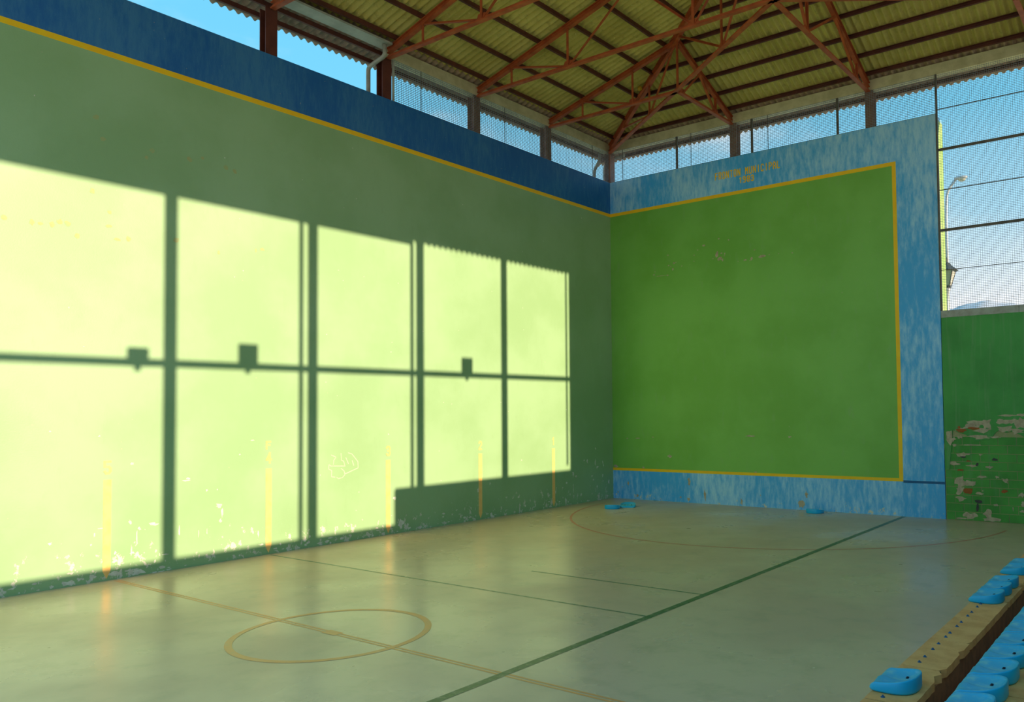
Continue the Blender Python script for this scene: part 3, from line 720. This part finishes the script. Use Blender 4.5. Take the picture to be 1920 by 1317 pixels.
def make_seat():
    """moulded backless seat: front towards -x, rounded raised rear towards +x"""
    wd, dp = .435, .37
    N = 44; out = []
    for i in range(N):
        a = 2*math.pi*i/N; ca, sa = math.cos(a), math.sin(a)
        ex = .95 if ca > 0 else .42       # round rear, squarer front
        x = math.copysign(abs(ca)**ex, ca)*dp/2; y = math.copysign(abs(sa)**(.74 if ca > 0 else .40), sa)*wd/2
        out.append((x, y))
    def rim(x, y):
        t = (x+dp/2)/dp
        zf = .078+.07*max(0, t-.30)**1.2
        drop = max(0, .22-t)/.22
        side = abs(y)/(wd/2)
        return zf-.065*drop**2 - .010*(1-side)*max(0, 1-t*2)
    bm = bmesh.new(); rings = []
    def ring(fn): rings.append([bm.verts.new(fn(x, y)) for x, y in out])
    base = lambda x: .0
    ring(lambda x, y: (x*.97, y*.97, base(x)))
    ring(lambda x, y: (x, y, min(base(x)+.014, rim(x, y)-.02)))
    ring(lambda x, y: (x, y, rim(x, y)-.012))
    ring(lambda x, y: (x*.985, y*.985, rim(x, y)-.002))
    ring(lambda x, y: (x*.955, y*.955, rim(x, y)))
    def dish(s):
        def fn(x, y):
            X, Y = x*s, y*s
            # two thigh channels either side of a central ridge, deepening towards the rear
            t = (X+dp/2)/dp
            depth = .070*(1-s**3)*(.25+.75*min(1, max(0, t)*1.3))
            ridge = .022*math.exp(-(Y/.03)**2)*max(0, 1-t*1.25)*min(1, (1-s)*6)
            return (X, Y, rim(X, Y)-depth*.9+ridge)
        return fn
    for s in (.91, .84, .74, .62, .5, .38, .26, .14): ring(dish(s))
    for a, b in zip(rings, rings[1:]):
        for i in range(N): bm.faces.new((a[i], a[(i+1) % N], b[(i+1) % N], b[i]))
    bm.faces.new(rings[-1]); bm.faces.new(rings[0][::-1])
    o = obj('plastic_seat', bm, M_SEAT, None, True)
    zc_ = .083-.036
    for y in (-.095, .095):
        bm = bmesh.new(); lathe(bm, (.06, y, .040), [(.018, 0), (.018, .010), (.011, .012), (.011, .020), (.004, .022)], 8)
        obj('bolt', bm, M_BOLT, o)
    return o
seat0 = make_seat(); seat_used = [False]
def put_seat(x, y, z, label, group, rot=(0, 0, 0), bolts=True):
    if not seat_used[0]: o = seat0; seat_used[0] = True
    else:
        o = seat0.copy(); C.objects.link(o)
        for ch in seat0.children:
            c = ch.copy(); C.objects.link(c); c.parent = o
    o.location = (x, y, z); o.rotation_euler = rot
    tag(o, label, 'seat', group); return o
g1 = 'seats left on the low bench'
put_seat(12.965, -13.66, .4575, 'lone blue seat on the low bench beside the bare bolts', g1)
put_seat(12.965, -14.60, .4535, 'blue seat cut by the bottom edge on the low bench', g1)
for i, y in enumerate((-10.16, -9.70, -9.23)):
    put_seat(12.965, y, .4535, ['nearest', 'middle', 'farthest'][i]+' of three blue seats side by side on the low bench', g1, (0, 0, random.uniform(-.03, .03)))
for i, y in enumerate((-8.29, -7.82)):
    put_seat(12.965, y, .4535, ['blue seat standing apart beyond the three seats on the low bench', 'blue seat farthest along the low bench at the right edge'][i], g1)
words = ['first', 'second', 'third', 'fourth', 'fifth', 'sixth', 'seventh', 'eighth', 'ninth', 'tenth', 'eleventh', 'twelfth']
for i in range(11):
    put_seat(13.63, -14.68+.468*i, .5445, '%s blue seat from the near end of the full second row' % words[i], 'seats of the second row', (0, 0, random.uniform(-.02, .02)))
# bolt stubs left where seats are gone
for y in (-13.95, -12.92, -12.74, -12.47, -12.26, -11.99, -11.82, -11.53, -11.34, -11.04, -10.85, -10.57, -10.40, -8.92, -8.74):
    bm = bmesh.new(); lathe(bm, (12.94-b1.location.x, y-b1.location.y, .449), [(.020, 0), (.018, .006), (.009, .008), (.008, .018), (.004, .020)], 8)
    obj('bolt_stub', bm, M_BOLTB, b1)
# loose seats lying on the court
put_seat(1.60, -2.22, .001, 'loose blue seat lying on the floor nearest the corner, in front of another', 'loose seats on the court', (0, 0, math.radians(-62)))
put_seat(1.79, -1.73, .001, 'loose blue seat lying on the floor touching the other near the corner', 'loose seats on the court', (0, 0, math.radians(120)))
put_seat(6.83, -.42, .001, 'single loose blue seat lying below the front wall', 'loose seats on the court', (math.radians(0), math.radians(0), math.radians(-92)))

# ------------------------------------------------------------------ outside: lamps and hill
lp = empty('street_lamp', (6.9, 14, 2.42)); tag(lp, 'tall curved street lamp behind the mesh fence', 'lamp')
bm = bmesh.new(); tube(bm, bend([(0, 0, 0), (0, 0, 8.3), (.06, 0, 9.2), (.42, 0, 9.66)], .7, 8), .055); obj('pole', bm, M_LAMPW, lp, True)
bm = bmesh.new(); bmesh.ops.create_uvsphere(bm, u_segments=16, v_segments=8, radius=1, matrix=Matrix.Translation((.62, 0, 9.68)) @ Matrix.Diagonal((.27, .16, .09, 1))); hd = obj('lamp_head', bm, M_LAMPW, lp, True)
bm = bmesh.new(); bmesh.ops.create_uvsphere(bm, u_segments=12, v_segments=8, radius=1, matrix=Matrix.Translation((.66, 0, 9.60)) @ Matrix.Diagonal((.15, .11, .09, 1))); obj('diffuser', bm, M_GLASS, lp, True)
la = empty('street_lantern', (9.00, 5, 2.42)); tag(la, 'old iron street lantern on a post beside the front wall edge', 'lamp')
bm = bmesh.new(); lathe(bm, (0, 0, 0), [(.13, 0), (.13, .3), (.07, .4), (.055, 1.6), (.045, 3.5), (.045, 3.78), (.10, 3.84), (.10, 3.9)], 12); obj('post', bm, M_LAMPW, la, True)
for s in range(4):
    a0 = math.pi/4+s*math.pi/2; a1 = a0+math.pi/2; p = lambda a, r, z: (r*math.cos(a), r*math.sin(a), z)
    bm = bmesh.new(); c0, c1 = p(a0, .14, 3.98), p(a1, .14, 3.98); d0, d1 = p(a0, .30, 4.42), p(a1, .30, 4.42)
    nn = Vector((math.cos((a0+a1)/2), math.sin((a0+a1)/2), 0)); plate(bm, [c0, c1, d1, d0], .006, -nn); obj('pane', bm, M_GLASS, la)
    bm = bmesh.new(); tube(bm, [c0, d0], .016, 6); obj('frame_bar', bm, M_IRON, la)
bm = bmesh.new(); lathe(bm, (0, 0, 0), [(.15, 3.92), (.16, 3.98)], 4); obj('base_ring', bm, M_IRON, la)
bm = bmesh.new(); lathe(bm, (0, 0, 0), [(.33, 4.42), (.34, 4.45), (.15, 4.60), (.12, 4.66), (.05, 4.70), (.04, 4.80), (.015, 4.86)], 8); obj('roof', bm, M_IRON, la)
# distant hill
bm = bmesh.new(); N1, N2 = 120, 10; grid = []
hc = CAM + Vector((-.195, .97, 0))*2400
ht = at(1840, 565, 1, hc.y).z; hb = at(1800, 578, 1, hc.y).z; hc.x = at(1840, 565, 1, hc.y).x
for i in range(N1+1):
    row = []
    for j in range(N2+1):
        u = i/N1*2-1; v_ = j/N2*2-1
        dx = u*900
        hgt = hb*math.exp(-(dx/900)**2)+(ht-hb)*math.exp(-(dx/60)**2)
        hgt = hgt*math.exp(-(v_*1.5)**2)+1.5*math.sin(u*93)+1.2*math.sin(u*171+v_*7)
        row.append(bm.verts.new((hc.x+u*900, hc.y+v_*420, hgt)))
    grid.append(row)
for i in range(N1):
    for j in range(N2): bm.faces.new((grid[i][j], grid[i+1][j], grid[i+1][j+1], grid[i][j+1]))
tag(obj('hill', bm, M_HILL, smooth=True), 'pale hazy hill on the horizon behind the mesh fence', 'hill')
